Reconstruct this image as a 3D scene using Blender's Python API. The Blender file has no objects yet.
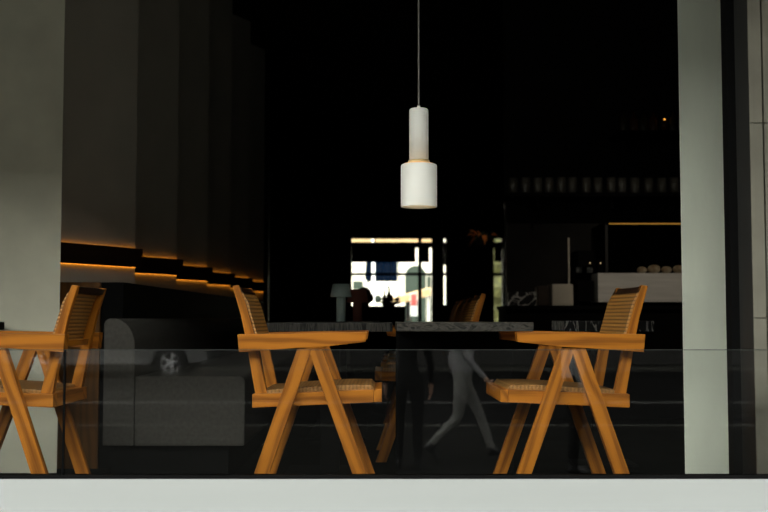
import bpy, bmesh, math, random
from mathutils import Vector, Matrix
R = random.Random(7)
PI = math.pi
scene = bpy.context.scene
col = scene.collection
F = 1066.67
TH = math.atan(62.0 / F)
CAMZ = 0.74


def at(px, py, Y):
    """the point at distance Y from the camera that the photograph shows at pixel px, py"""
    x = (px - 384) / F
    v = (256 - py) / F
    s = Y / (math.cos(TH) - v * math.sin(TH))
    return Vector((x * s, Y, CAMZ + s * (math.sin(TH) + v * math.cos(TH))))


# ------------------------------------------------------------------ materials
def new_mat(name):
    m = bpy.data.materials.new(name)
    m.use_nodes = True
    nt = m.node_tree
    b = nt.nodes['Principled BSDF']
    return m, nt, b


def plain(name, c, rough=0.6, metal=0.0, var=0.0, scale=6.0, spec=0.5, bump=0.0, stretch=(1, 1, 1), c2=None):
    m, nt, b = new_mat(name)
    b.inputs['Roughness'].default_value = rough
    b.inputs['Metallic'].default_value = metal
    b.inputs['Specular IOR Level'].default_value = spec
    tc = nt.nodes.new('ShaderNodeTexCoord')
    mp = nt.nodes.new('ShaderNodeMapping')
    mp.inputs['Scale'].default_value = stretch
    nz = nt.nodes.new('ShaderNodeTexNoise')
    nz.inputs['Scale'].default_value = scale
    nz.inputs['Detail'].default_value = 6
    nt.links.new(tc.outputs['Object'], mp.inputs['Vector'])
    nt.links.new(mp.outputs['Vector'], nz.inputs['Vector'])
    rp = nt.nodes.new('ShaderNodeValToRGB')
    rp.color_ramp.elements[0].position = 0.3
    rp.color_ramp.elements[1].position = 0.7
    lo = tuple(x * (1 - var) for x in c)
    hi = tuple(min(1, x * (1 + var)) for x in c) if c2 is None else c2
    rp.color_ramp.elements[0].color = (*lo, 1)
    rp.color_ramp.elements[1].color = (*hi, 1)
    nt.links.new(nz.outputs['Fac'], rp.inputs['Fac'])
    nt.links.new(rp.outputs['Color'], b.inputs['Base Color'])
    if bump:
        bp = nt.nodes.new('ShaderNodeBump')
        bp.inputs['Strength'].default_value = bump
        bp.inputs['Distance'].default_value = 0.01
        nt.links.new(nz.outputs['Fac'], bp.inputs['Height'])
        nt.links.new(bp.outputs['Normal'], b.inputs['Normal'])
    return m


def wood(name, dark, light, rough=0.5, spec=0.2):
    m, nt, b = new_mat(name)
    N = nt.nodes.new
    uv = N('ShaderNodeUVMap')
    oi = N('ShaderNodeObjectInfo')
    mul = N('ShaderNodeMath'); mul.operation = 'MULTIPLY'; mul.inputs[1].default_value = 7.3
    nt.links.new(oi.outputs['Random'], mul.inputs[0])
    cmb = N('ShaderNodeCombineXYZ')
    nt.links.new(mul.outputs[0], cmb.inputs[0]); nt.links.new(mul.outputs[0], cmb.inputs[1])
    add = N('ShaderNodeVectorMath'); add.operation = 'ADD'
    nt.links.new(uv.outputs['UV'], add.inputs[0]); nt.links.new(cmb.outputs[0], add.inputs[1])
    mp = N('ShaderNodeMapping'); mp.inputs['Scale'].default_value = (1.3, 5.0, 1)
    nt.links.new(add.outputs[0], mp.inputs['Vector'])
    wv = N('ShaderNodeTexWave'); wv.wave_type = 'BANDS'; wv.bands_direction = 'Y'
    wv.inputs['Scale'].default_value = 1.3; wv.inputs['Distortion'].default_value = 9.0
    wv.inputs['Detail'].default_value = 2.0; wv.inputs['Detail Scale'].default_value = 0.9
    nt.links.new(mp.outputs[0], wv.inputs['Vector'])
    mp2 = N('ShaderNodeMapping'); mp2.inputs['Scale'].default_value = (5, 210, 1)
    nt.links.new(add.outputs[0], mp2.inputs['Vector'])
    nz = N('ShaderNodeTexNoise'); nz.inputs['Scale'].default_value = 1.0; nz.inputs['Detail'].default_value = 4
    nt.links.new(mp2.outputs[0], nz.inputs['Vector'])
    mx = N('ShaderNodeMix'); mx.inputs[0].default_value = 0.55
    nt.links.new(wv.outputs['Fac'], mx.inputs[2]); nt.links.new(nz.outputs['Fac'], mx.inputs[3])
    rp = N('ShaderNodeValToRGB')
    rp.color_ramp.elements[0].position = 0.12; rp.color_ramp.elements[0].color = (*dark, 1)
    rp.color_ramp.elements[1].position = 0.62; rp.color_ramp.elements[1].color = (*light, 1)
    nt.links.new(mx.outputs[0], rp.inputs['Fac'])
    nt.links.new(rp.outputs['Color'], b.inputs['Base Color'])
    b.inputs['Roughness'].default_value = rough
    b.inputs['Specular IOR Level'].default_value = spec
    return m


def cane(name, dark, light):
    m, nt, b = new_mat(name)
    N = nt.nodes.new
    uv = N('ShaderNodeUVMap')
    outs = []
    for d, s in (('X', 21.0), ('Y', 26.0)):
        w = N('ShaderNodeTexWave'); w.bands_direction = d
        w.inputs['Scale'].default_value = s; w.inputs['Distortion'].default_value = 0.6
        w.inputs['Detail'].default_value = 1.5; w.inputs['Detail Scale'].default_value = 3
        nt.links.new(uv.outputs['UV'], w.inputs['Vector'])
        outs.append(w)
    mx = N('ShaderNodeMix'); mx.inputs[0].default_value = 0.22
    nt.links.new(outs[0].outputs['Fac'], mx.inputs[2]); nt.links.new(outs[1].outputs['Fac'], mx.inputs[3])
    rp = N('ShaderNodeValToRGB')
    rp.color_ramp.elements[0].position = 0.15; rp.color_ramp.elements[0].color = (*dark, 1)
    rp.color_ramp.elements[1].position = 0.6; rp.color_ramp.elements[1].color = (*light, 1)
    nt.links.new(mx.outputs[0], rp.inputs['Fac'])
    nt.links.new(rp.outputs['Color'], b.inputs['Base Color'])
    bp = N('ShaderNodeBump'); bp.inputs['Strength'].default_value = 0.5; bp.inputs['Distance'].default_value = 0.004
    nt.links.new(mx.outputs[0], bp.inputs['Height']); nt.links.new(bp.outputs['Normal'], b.inputs['Normal'])
    b.inputs['Roughness'].default_value = 0.55
    return m


def glass(name, tint=(0.95, 0.97, 0.95), ior=1.5):
    m = bpy.data.materials.new(name)
    m.use_nodes = True
    nt = m.node_tree
    nt.nodes.clear()
    o = nt.nodes.new('ShaderNodeOutputMaterial')
    fr = nt.nodes.new('ShaderNodeFresnel'); fr.inputs['IOR'].default_value = ior
    t = nt.nodes.new('ShaderNodeBsdfTransparent'); t.inputs['Color'].default_value = (*tint, 1)
    g = nt.nodes.new('ShaderNodeBsdfGlossy'); g.inputs['Roughness'].default_value = 0.0
    mx = nt.nodes.new('ShaderNodeMixShader')
    nt.links.new(fr.outputs[0], mx.inputs[0]); nt.links.new(t.outputs[0], mx.inputs[1]); nt.links.new(g.outputs[0], mx.inputs[2])
    nt.links.new(mx.outputs[0], o.inputs['Surface'])
    return m


def emis(name, c, s):
    m, nt, b = new_mat(name)
    b.inputs['Base Color'].default_value = (*c, 1)
    b.inputs['Emission Color'].default_value = (*c, 1)
    b.inputs['Emission Strength'].default_value = s
    return m


def stone_mat(name):
    m, nt, b = new_mat(name)
    N = nt.nodes.new
    tc = N('ShaderNodeTexCoord')
    nz = N('ShaderNodeTexNoise'); nz.inputs['Scale'].default_value = 5; nz.inputs['Detail'].default_value = 8
    nt.links.new(tc.outputs['Object'], nz.inputs['Vector'])
    rp = N('ShaderNodeValToRGB')
    rp.color_ramp.elements[0].position = 0.3; rp.color_ramp.elements[0].color = (0.105, 0.098, 0.075, 1)
    rp.color_ramp.elements[1].position = 0.75; rp.color_ramp.elements[1].color = (0.16, 0.15, 0.115, 1)
    nt.links.new(nz.outputs['Fac'], rp.inputs['Fac'])
    nt.links.new(rp.outputs[0], b.inputs['Base Color'])
    b.inputs['Roughness'].default_value = 0.8
    bp = N('ShaderNodeBump'); bp.inputs['Strength'].default_value = 0.3; bp.inputs['Distance'].default_value = 0.01
    nt.links.new(nz.outputs['Fac'], bp.inputs['Height']); nt.links.new(bp.outputs[0], b.inputs['Normal'])
    return m


def marble(name, base, vein, scale=(3, 3, 3), width=0.08):
    m, nt, b = new_mat(name)
    N = nt.nodes.new
    tc = N('ShaderNodeTexCoord')
    mp = N('ShaderNodeMapping'); mp.inputs['Scale'].default_value = scale
    nt.links.new(tc.outputs['Object'], mp.inputs[0])
    nz = N('ShaderNodeTexNoise'); nz.inputs['Scale'].default_value = 2.0; nz.inputs['Detail'].default_value = 7
    nz.inputs['Distortion'].default_value = 1.4
    nt.links.new(mp.outputs[0], nz.inputs[0])
    rp = N('ShaderNodeValToRGB')
    e = rp.color_ramp.elements
    e[0].position = 0.5 - width; e[0].color = (*base, 1)
    e[1].position = 0.5 + width; e[1].color = (*base, 1)
    k = e.new(0.5); k.color = (*vein, 1)
    nt.links.new(nz.outputs['Fac'], rp.inputs['Fac'])
    nt.links.new(rp.outputs[0], b.inputs['Base Color'])
    b.inputs['Roughness'].default_value = 0.5
    b.inputs['Specular IOR Level'].default_value = 0.12
    return m


M = {}
M['oak'] = wood('golden_oak', (0.155, 0.045, 0.0026), (0.425, 0.146, 0.0105))
M['oak_dark'] = wood('dark_brown_wood', (0.012, 0.005, 0.003), (0.025, 0.011, 0.005))
M['brown_panel'] = wood('brown_panel_wood', (0.07, 0.028, 0.005), (0.12, 0.05, 0.01))
M['bar_wood'] = plain('dark_bar_wood', (0.03, 0.018, 0.01), 0.6, var=0.3, scale=20)
M['cane'] = cane('woven_cane', (0.13, 0.056, 0.009), (0.40, 0.185, 0.038))
M['cane_seat'] = cane('woven_cane_seat', (0.22, 0.105, 0.022), (0.32, 0.155, 0.036))
M['pier'] = plain('pier_plaster', (0.62, 0.61, 0.48), 0.85, var=0.1, scale=4, bump=0.05)
M['column'] = plain('column_concrete', (0.70, 0.74, 0.62), 0.8, var=0.07, scale=5, stretch=(1.5, 1.5, 0.4), bump=0.04)
M['fin'] = plain('wall_panel_paint', (0.46, 0.43, 0.36), 0.85, var=0.06, scale=4)
M['black'] = plain('black_paint', (0.012, 0.011, 0.010), 0.7, var=0.2, spec=0.2)
M['ceiling'] = plain('black_ceiling_paint', (0.008, 0.008, 0.008), 0.9, var=0.2, spec=0.1)
M['floor'] = plain('dark_floor', (0.008, 0.0078, 0.007), 0.8, var=0.3, scale=3, spec=0.0)
M['frame'] = plain('dark_metal_frame', (0.017, 0.017, 0.0155), 0.55, var=0.15, scale=9)
M['gasket'] = plain('black_gasket', (0.005, 0.005, 0.005), 0.8, spec=0.03)
M['ledge'] = plain('white_ledge_metal', (0.36, 0.375, 0.37), 0.4, var=0.02, scale=3, stretch=(0.4, 6, 6), spec=0.4)
M['stone'] = stone_mat('limestone')
M['glass'] = glass('railing_glass', (0.985, 0.992, 0.988))
M['clear'] = glass('clear_glass', (0.97, 0.98, 0.97))
M['tumbler'] = glass('tumbler_glass', (0.80, 0.82, 0.80), 1.7)
_n = M['tumbler'].node_tree
_d = _n.nodes.new('ShaderNodeBsdfDiffuse'); _d.inputs['Color'].default_value = (.8, .78, .7, 1)
_x = _n.nodes.new('ShaderNodeMixShader'); _x.inputs[0].default_value = .07
_o = [q for q in _n.nodes if q.type == 'OUTPUT_MATERIAL'][0]
_l = _o.inputs['Surface'].links[0].from_socket
_n.links.new(_l, _x.inputs[1]); _n.links.new(_d.outputs[0], _x.inputs[2]); _n.links.new(_x.outputs[0], _o.inputs['Surface'])
M['glass_edge'] = plain('glass_edge', (0.012, 0.016, 0.014), 0.4)
M['white'] = plain('white_lacquer', (0.88, 0.87, 0.81), 0.35, var=0.01)
M['white_in'] = plain('white_shade_inside', (0.9, 0.86, 0.75), 0.6, var=0.01)
M['brass'] = plain('brass', (0.85, 0.62, 0.30), 0.35, metal=0.35, var=0.05)
M['slot'] = emis('warm_light_slot', (1.0, 0.55, 0.2), 0.5)
M['bulb'] = emis('warm_bulb', (1.0, 0.78, 0.50), 130.0)
M['cord'] = plain('grey_cord', (0.30, 0.30, 0.27), 0.6)
M['led'] = emis('amber_led', (1.0, 0.36, 0.03), 4.2)
M['led2'] = emis('warm_case_led', (1.0, 0.50, 0.08), 0.16)
M['fabric'] = plain('grey_fabric', (0.068, 0.065, 0.057), 0.95, var=0.12, scale=60, bump=0.2, spec=0.15)
M['tab_streak'] = marble('striated_dark_stone', (0.007, 0.007, 0.0065), (0.055, 0.052, 0.045), (22, 3, 2.5), 0.16)
M['tab_marble'] = marble('black_marble', (0.009, 0.009, 0.008), (0.055, 0.052, 0.045), (10, 6, 22), 0.16)
M['tab_vein'] = marble('veined_black_marble', (0.006, 0.006, 0.0055), (0.22, 0.21, 0.19), (9, 6, 3), 0.045)
M['bar_marble'] = marble('black_white_marble', (0.02, 0.02, 0.02), (0.55, 0.55, 0.53), (3, 3, 3), 0.05)
M['teal'] = plain('teal_lacquer', (0.50, 0.64, 0.60), 0.5, var=0.04)
M['maroon'] = plain('maroon_lacquer', (0.34, 0.14, 0.10), 0.5, var=0.04)
M['steel'] = plain('brushed_steel', (0.78, 0.77, 0.73), 0.5, metal=0.0, var=0.12, scale=3, stretch=(1, 1, 12))
M['box'] = plain('grey_metal', (0.62, 0.58, 0.48), 0.6, var=0.08)
M['dim_item'] = plain('pale_card', (0.30, 0.29, 0.22), 0.7, var=0.1)
M['pastry'] = plain('baked_crust', (0.45, 0.25, 0.10), 0.7, var=0.35, scale=20, c2=(0.75, 0.65, 0.5))
M['bottle'] = plain('dark_bottle', (0.05, 0.045, 0.02), 0.2, var=0.3)
M['bottle2'] = plain('brown_bottle', (0.10, 0.035, 0.012), 0.2, var=0.3)
M['flame'] = emis('amber_candle_light', (1.0, 0.38, 0.05), 2.2)
M['pilot'] = emis('pilot_light', (1.0, 0.7, 0.35), 0.5)
M['rust_leaf'] = plain('rust_leaf', (0.75, 0.24, 0.04), 0.7, var=0.2, scale=10)
M['leaf'] = plain('dark_leaf', (0.02, 0.03, 0.012), 0.7, var=0.4, scale=20)
M['basket'] = plain('dark_basket', (0.03, 0.018, 0.01), 0.9, var=0.4, scale=40)
M['clay'] = plain('dark_clay', (0.03, 0.02, 0.015), 0.9, var=0.2)
M['fruit'] = plain('dark_fruit', (0.05, 0.03, 0.01), 0.5, var=0.3)
# outdoors
M['asphalt'] = plain('asphalt', (0.009, 0.009, 0.0088), 0.9, spec=0.0, var=0.2, scale=8)
M['paving'] = plain('paving', (0.012, 0.012, 0.011), 0.9, spec=0.0, var=0.15, scale=3)
M['paving_pale'] = plain('pale_paving', (0.05, 0.05, 0.046), 0.9, var=0.1, scale=3, spec=0.1)
M['kerb'] = plain('kerb_stone', (0.06, 0.06, 0.053), 0.9, spec=0.0, var=0.1)
M['lane'] = plain('road_paint', (0.09, 0.09, 0.085), 0.9, spec=0.0, var=0.1)
M['stucco'] = plain('street_stucco', (0.025, 0.024, 0.022), 0.9, var=0.1, scale=1)
M['cream'] = plain('cream_render', (0.80, 0.77, 0.64), 0.9, var=0.05, scale=0.8)
M['sage'] = plain('sage_render', (0.025, 0.04, 0.028), 0.9, var=0.05)
M['tan'] = plain('tan_canvas', (0.42, 0.28, 0.14), 0.9, var=0.1)
M['blue'] = plain('navy_canvas', (0.0002, 0.003, 0.010), 0.9, spec=0.0, var=0.2, scale=3)
M['pink'] = plain('pink_poster', (0.38, 0.06, 0.05), 0.7, var=0.05)
M['hedge'] = plain('hedge_green', (0.045, 0.046, 0.010), 0.9, var=0.5, scale=5)
M['carpaint'] = plain('silver_paint', (0.13, 0.13, 0.128), 0.4, metal=0.2, var=0.02)
M['carglass'] = plain('car_glass', (0.01, 0.012, 0.012), 0.05)
M['sill'] = plain('grey_sill', (0.17, 0.17, 0.165), 0.6, var=0.05)
M['rubber'] = plain('tyre_rubber', (0.01, 0.01, 0.01), 0.9)
M['rim'] = plain('alloy', (0.75, 0.75, 0.75), 0.5, metal=0.3)
M['skin'] = plain('skin', (0.45, 0.27, 0.19), 0.6, var=0.03)
M['hair'] = plain('hair_brown', (0.025, 0.015, 0.01), 0.7, var=0.3, scale=30)
M['shirt_pale'] = plain('pale_cotton', (0.22, 0.22, 0.22), 0.9, var=0.08, scale=10)
M['trouser_grey'] = plain('grey_trousers', (0.17, 0.17, 0.155), 0.9, var=0.1, scale=10)
M['cloth_black'] = plain('black_clothes', (0.008, 0.008, 0.008), 0.9, var=0.2, spec=0.1)
M['shoe'] = plain('black_shoes', (0.01, 0.01, 0.01), 0.6)
M['eye'] = plain('eye_white', (0.7, 0.7, 0.68), 0.3)


# ------------------------------------------------------------------ mesh helpers
class MB:
    def __init__(self):
        self.bm = bmesh.new()
        self.uv = self.bm.loops.layers.uv.new('UVMap')

    def _uv(self, faces, a=(1, 0, 0)):
        a = Vector(a).normalized()
        ref = Vector((0, 1, 0)) if abs(a.y) < 0.9 else Vector((0, 0, 1))
        b = a.cross(ref).normalized()
        c = a.cross(b)
        for f in faces:
            for l in f.loops:
                p = l.vert.co
                l[self.uv].uv = (p.dot(a), p.dot(b) + 0.7 * p.dot(c))

    def hexa(self, P, a=(1, 0, 0), bevel=0.0):
        """8 points: bottom ring of 4 then top ring of 4"""
        v = [self.bm.verts.new(p) for p in P]
        fs = [self.bm.faces.new([v[i] for i in q]) for q in
              ((3, 2, 1, 0), (4, 5, 6, 7), (0, 1, 5, 4), (1, 2, 6, 5), (2, 3, 7, 6), (3, 0, 4, 7))]
        bmesh.ops.recalc_face_normals(self.bm, faces=fs)
        if bevel:
            r = bmesh.ops.bevel(self.bm, geom=list({e for f in fs for e in f.edges}), offset=bevel, segments=2,
                                affect='EDGES', profile=0.7)
            fs = list({f for vv in r['verts'] for f in vv.link_faces} | {f for f in fs if f.is_valid})
        self._uv(fs, a)
        return self

    def box(self, lo, hi, a=None, bevel=0.0):
        x0, y0, z0 = lo
        x1, y1, z1 = hi
        if a is None:
            d = (abs(x1 - x0), abs(y1 - y0), abs(z1 - z0))
            a = [(1, 0, 0), (0, 1, 0), (0, 0, 1)][d.index(max(d))]
        return self.hexa([(x0, y0, z0), (x1, y0, z0), (x1, y1, z0), (x0, y1, z0),
                          (x0, y0, z1), (x1, y0, z1), (x1, y1, z1), (x0, y1, z1)], a, bevel)

    def prism(self, pts, y0, y1, a=(1, 0, 0), bevel=0.0, axis='y'):
        """outline in x,z carried from y0 to y1 (or outline in x,y carried along z)"""
        mk = (lambda p, t: (p[0], t, p[1])) if axis == 'y' else (lambda p, t: (p[0], p[1], t))
        va = [self.bm.verts.new(mk(p, y0)) for p in pts]
        vb = [self.bm.verts.new(mk(p, y1)) for p in pts]
        n = len(pts)
        fs = [self.bm.faces.new(va), self.bm.faces.new(vb[::-1])]
        for i in range(n):
            fs.append(self.bm.faces.new((va[i], vb[i], vb[(i + 1) % n], va[(i + 1) % n])))
        bmesh.ops.recalc_face_normals(self.bm, faces=fs)
        if bevel:
            r = bmesh.ops.bevel(self.bm, geom=list({e for f in fs for e in f.edges}), offset=bevel, segments=2,
                                affect='EDGES', profile=0.7)
            fs = list({f for vv in r['verts'] for f in vv.link_faces} | {f for f in fs if f.is_valid})
        self._uv(fs, a)
        return self

    def lathe(self, prof, c=(0, 0, 0), n=32, ax=None):
        rings = []
        for r, z in prof:
            ring = []
            for k in range(n):
                t = 2 * PI * k / n
                p = Vector((r * math.cos(t), r * math.sin(t), z))
                if ax:
                    p = ax @ p
                ring.append(self.bm.verts.new(p + Vector(c)))
            rings.append(ring)
        fs = []
        for i in range(len(rings) - 1):
            for k in range(n):
                fs.append(self.bm.faces.new((rings[i][k], rings[i][(k + 1) % n], rings[i + 1][(k + 1) % n], rings[i + 1][k])))
        if prof[0][0] > 1e-6 and prof[0] != prof[-1]:
            fs.append(self.bm.faces.new(rings[0][::-1]))
            fs.append(self.bm.faces.new(rings[-1]))
        for f in fs:
            f.smooth = True
        self._uv(fs)
        return self

    def tube(self, pts, r, n=8):
        pts = [Vector(p) for p in pts]
        prev = None
        rings = []
        for i, p in enumerate(pts):
            d = (pts[min(i + 1, len(pts) - 1)] - pts[max(i - 1, 0)]).normalized()
            ref = Vector((0, 0, 1)) if abs(d.z) < 0.9 else Vector((1, 0, 0))
            u = d.cross(ref).normalized(); w = d.cross(u)
            rr = r[i] if isinstance(r, (list, tuple)) else r
            rings.append([self.bm.verts.new(p + rr * (math.cos(2 * PI * k / n) * u + math.sin(2 * PI * k / n) * w)) for k in range(n)])
        for a, b in zip(rings, rings[1:]):
            for k in range(n):
                f = self.bm.faces.new((a[k], a[(k + 1) % n], b[(k + 1) % n], b[k])); f.smooth = True
        self.bm.faces.new(rings[0]); self.bm.faces.new(rings[-1][::-1])
        return self

    def ball(self, c, r, sub=2, s=(1, 1, 1), jit=0):
        res = bmesh.ops.create_icosphere(self.bm, subdivisions=sub, radius=1)
        for v in res['verts']:
            k = 1 + (R.uniform(-jit, jit) if jit else 0)
            v.co = Vector((v.co.x * r * s[0] * k, v.co.y * r * s[1] * k, v.co.z * r * s[2] * k)) + Vector(c)
            for f in v.link_faces:
                f.smooth = not jit
        return self

    def build(self, name, mat, parent=None, loc=(0, 0, 0)):
        me = bpy.data.meshes.new(name)
        bmesh.ops.recalc_face_normals(self.bm, faces=self.bm.faces)
        self.bm.to_mesh(me)
        self.bm.free()
        mats = mat if isinstance(mat, (list, tuple)) else [mat]
        for m in mats:
            me.materials.append(m)
        o = bpy.data.objects.new(name, me)
        col.objects.link(o)
        o.location = loc
        if parent:
            o.parent = parent
        return o


def tag(o, label, cat, group=None, kind=None):
    o['label'] = label
    o['category'] = cat
    if group:
        o['group'] = group
    if kind:
        o['kind'] = kind
    return o


def thing(name, label, cat, loc=(0, 0, 0), rz=0, group=None):
    o = bpy.data.objects.new(name, None)
    o.empty_display_size = 0.1
    col.objects.link(o)
    o.location = loc
    o.rotation_euler = (0, 0, rz)
    return tag(o, label, cat, group)


def struct(o):
    o['kind'] = 'structure'
    return o


def part_label(o, s):
    o['label'] = s
    return o


def dup(root, loc, rz, label, group=None):
    def cp(o, par):
        c = o.copy(); col.objects.link(c)
        if par:
            c.parent = par
        for ch in list(o.children):
            cp(ch, c)
        return c
    c = cp(root, None)
    c.location = loc
    c.rotation_euler = (0, 0, rz)
    c['label'] = label
    if group:
        c['group'] = group
    return c


# ------------------------------------------------------------------ the room
GY = 3.43                                   # plane of the low glass
STREET = -0.86
X0, X1, YB, CEIL = -3.6, 4.6, 17.0, 3.6
HEAD = 2.85
struct(MB().box((X0, 3.46, -0.2), (X1, YB + 0.3, 0.0)).build('floor', M['floor']))
struct(MB().box((X0 - .3, 3.3, CEIL), (X1 + .3, YB + 0.6, CEIL + 0.4)).build('ceiling', M['ceiling']))
struct(MB().box((X0 - .3, 3.46, STREET), (X0, YB + .3, CEIL)).build('wall_left', M['black']))
struct(MB().box((X1, 3.46, STREET), (X1 + .3, YB + .3, CEIL)).build('wall_right', M['black']))
# lintel over the opening
struct(MB().box((X0 - .3, 3.42, HEAD), (X1 + .3, 3.75, CEIL)).build('wall_front_lintel', M['frame']))
struct(MB().box((X0 - 2, 1.7, HEAD), (X1 + 2, 3.42, HEAD + .2)).build('roof_overhang', M['frame']))
# stone cladding and the solid front beside the opening
sx = at(752.5, 256, 3.60).x
m = MB()
m.box((sx + .06, 3.66, STREET), (X1 + .3, 3.9, HEAD))
zj = [STREET, .25 - .6, at(757, 318, 3.62).z, at(757, 124, 3.62).z, at(757, 124, 3.62).z + 0.69, HEAD]
for a, b_ in zip(zj, zj[1:]):
    m.box((sx, 3.60, a + .0015), (sx + .043, 3.66, b_ - .0015), bevel=0.001)
    m.box((sx + .049, 3.60, a + .0015), (sx + 1.2, 3.66, b_ - .0015), bevel=0.001)
    m.box((sx + 1.205, 3.60, a + .0015), (X1 + .3, 3.66, b_ - .0015), bevel=0.001)
struct(m.build('wall_front_stone', M['stone']))
# window jamb: dark grey face and black inner reveal
j0, j1, j2 = at(725, 256, 3.80).x, at(736.5, 256, 3.80).x, at(752.5, 256, 3.70).x
w1 = struct(MB().box((j1, 3.605, .0), (sx - .0005, 3.80, HEAD), bevel=.002).build('window_1', M['frame']))
MB().box((j0, 3.74, 0), (j1 + .001, 3.80, HEAD)).build('jamb_reveal', M['gasket'], w1)
# concrete column inside
c0, c1 = at(681.5, 256, 4.3).x, at(726, 256, 4.3).x
struct(MB().prism([(c0, 4.30), (c1 + .12, 4.30), (c1 + .2, 4.62), (c0 * 4.62 / 4.30 + .015, 4.62)], 0, CEIL, axis='z', bevel=.003).build('column', M['column']))
# plaster pier
p1 = at(60.5, 256, 5.15).x
struct(MB().prism([(X0, 5.15), (p1, 5.15), (p1 * 5.30 / 5.15 - .01, 5.30), (X0, 5.30)], 0, CEIL, axis='z').build('pillar', M['pier']))
# ledge
struct(MB().box((X0 - .3, 3.40, STREET), (X1 + .3, 3.462, 0.232), a=(1, 0, 0), bevel=.003).build('trim_1', M['ledge']))
struct(MB().box((X0, 3.405, 0.232), (sx + .2, 3.455, 0.2415)).build('trim_2', M['gasket']))
# sawtooth panelled wall
NF, PER = 6, 1.075
A = [(-1.67 + .02 * i, 5.30 + PER * i) for i in range(NF)]
B = [(-1.37 + .02 * i, 5.86 + PER * i) for i in range(NF)]
pts = []
for a, b_ in zip(A, B):
    pts += [a, b_, (b_[0] - .06, b_[1] + .05)]
pts += [(-1.63, A[-1][1] + PER), (-1.9, A[-1][1] + PER), (-1.9, 5.30)]
struct(MB().prism(pts, 0.92, CEIL, axis='z').build('wall_panelled', M['fin']))
struct(MB().box((X0, A[-1][1] + PER, 0), (-1.28, A[-1][1] + PER + .2, CEIL)).build('wall_rear_stub', M['black']))

# wainscot run under the panels
wn = thing('wainscot', 'low dark wainscot box running under the panelled wall behind the grey banquette', 'wainscot', (-1.46, 5.3, 0))
MB().box((-.16, .02, 0), (.16, 6.3, .918)).build('body', M['gasket'], wn)
part_label(MB().box((-.17, 0, 0), (.05, .02, .918), a=(0, 0, 1)).build('end_panel', M['brown_panel'], wn), 'brown wooden end panel facing the street')

# backlit boards on the panels
g = 'backlit boards on the panelled wall'
bl = ['first and largest of the backlit boards, on the panel next to the plaster pillar', 'second backlit board counted from the plaster pillar',
      'third backlit board counted from the plaster pillar', 'fourth backlit board counted from the plaster pillar',
      'fifth backlit board, just above the cane back of the middle chair', 'last and smallest backlit board, deepest in the dark room']
lb = None
for i in range(NF):
    a, b_ = Vector((*A[i], 0)), Vector((*B[i], 0))
    d = (b_ - a).normalized()
    if i == 0:
        L = (b_ - a).length
        lb = thing('wall_board', bl[0], 'board', a, math.atan2(d.y, d.x), g)
        # local x runs along the panel, local -y faces the room
        body = MB().box((.0, -.045, 1.016), (L + .012, -.020, 1.119), bevel=.001).build('board', M['oak_dark'], lb)
        MB().box((.0, -.009, 1.1115), (L - .0, -.005, 1.1175)).build('light_strip', M['led'], lb)
        MB().box((.0, -.009, 1.0165), (L - .0, -.005, 1.0225)).build('light_strip', M['led'], lb)
        MB().box((.1, -.0205, 1.04), (.14, .002, 1.07)).build('bracket', M['gasket'], lb)
        MB().box((L - .14, -.0205, 1.04), (L - .1, .002, 1.07)).build('bracket', M['gasket'], lb)
    else:
        dup(lb, a, math.atan2(d.y, d.x), bl[i], g)

# back wall of the room with its window openings
wb = lambda px: at(px, 256, YB).x
zt, zs = at(384, 238.1, YB).z, 0.15
op = [(wb(351.5), wb(432)), (wb(443.7), wb(446.1)), (wb(493.8), wb(502.5))]
m = MB()
xs = X0
for a, b_ in op:
    m.box((xs, YB, 0), (a, YB + .2, CEIL)); xs = b_
    m.box((a, YB, zt), (b_, YB + .2, CEIL)); m.box((a, YB, 0), (b_, YB + .2, at(384, 305, YB).z if a > .8 and a < 1.2 else zs))
m.box((xs, YB, 0), (X1, YB + .2, CEIL))
struct(m.build('wall_back', M['black']))
zb = at(384, 274, YB).z
for k, (a, b_) in enumerate(op):
    m = MB()
    m.box((a, YB + .04, zb - .022), (b_, YB + .1, zb + .022))
    if k == 0:
        for q, h in ((374.5, zt), (420, zt)):
            w_ = .012 if q < 400 else .028
            m.box((wb(q) - w_, YB + .04, zs if q > 400 else zt - .1), (wb(q) + w_, YB + .1, zt))
    m.box((a, YB + .04, at(384, 246.5, YB).z - .018), (b_, YB + .1, at(384, 241.9, YB).z))
    w = struct(m.build('window_%d' % (k + 2), M['gasket']))
    MB().box((a, YB + .115, zs), (b_, YB + .12, zt)).build('pane', M['clear'], w)
for k, (pa, pb, pc, la) in enumerate(((351.7, 415.7, 261.5, 'wide black roller blind hanging in the larger bay of the far window'),
                                      (421.6, 429.3, 261.5, 'narrow black roller blind hanging in the slim bay of the far window'),
                                      (494.5, 502, 261.0, 'black roller blind in the separate greenish far window beside the bar'),
                                      (443.8, 446, 264, 'sliver of black roller blind in the thin far window slit'))):
    rb = thing('roller_blind', la, 'blind', (wb((pa + pb) / 2), YB + .03, at(384, 244, YB).z), 0)
    hw = (wb(pb) - wb(pa)) / 2
    MB().box((-hw, -.012, at(384, pc, YB).z - at(384, 244, YB).z), (hw, -.006, 0)).build('fabric', M['gasket'], rb)
    MB().box((-hw, -.016, at(384, pc, YB).z - at(384, 244, YB).z - .012), (hw, -.002, at(384, pc, YB).z - at(384, 244, YB).z)).build('bottom_bar', M['gasket'], rb)

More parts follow.
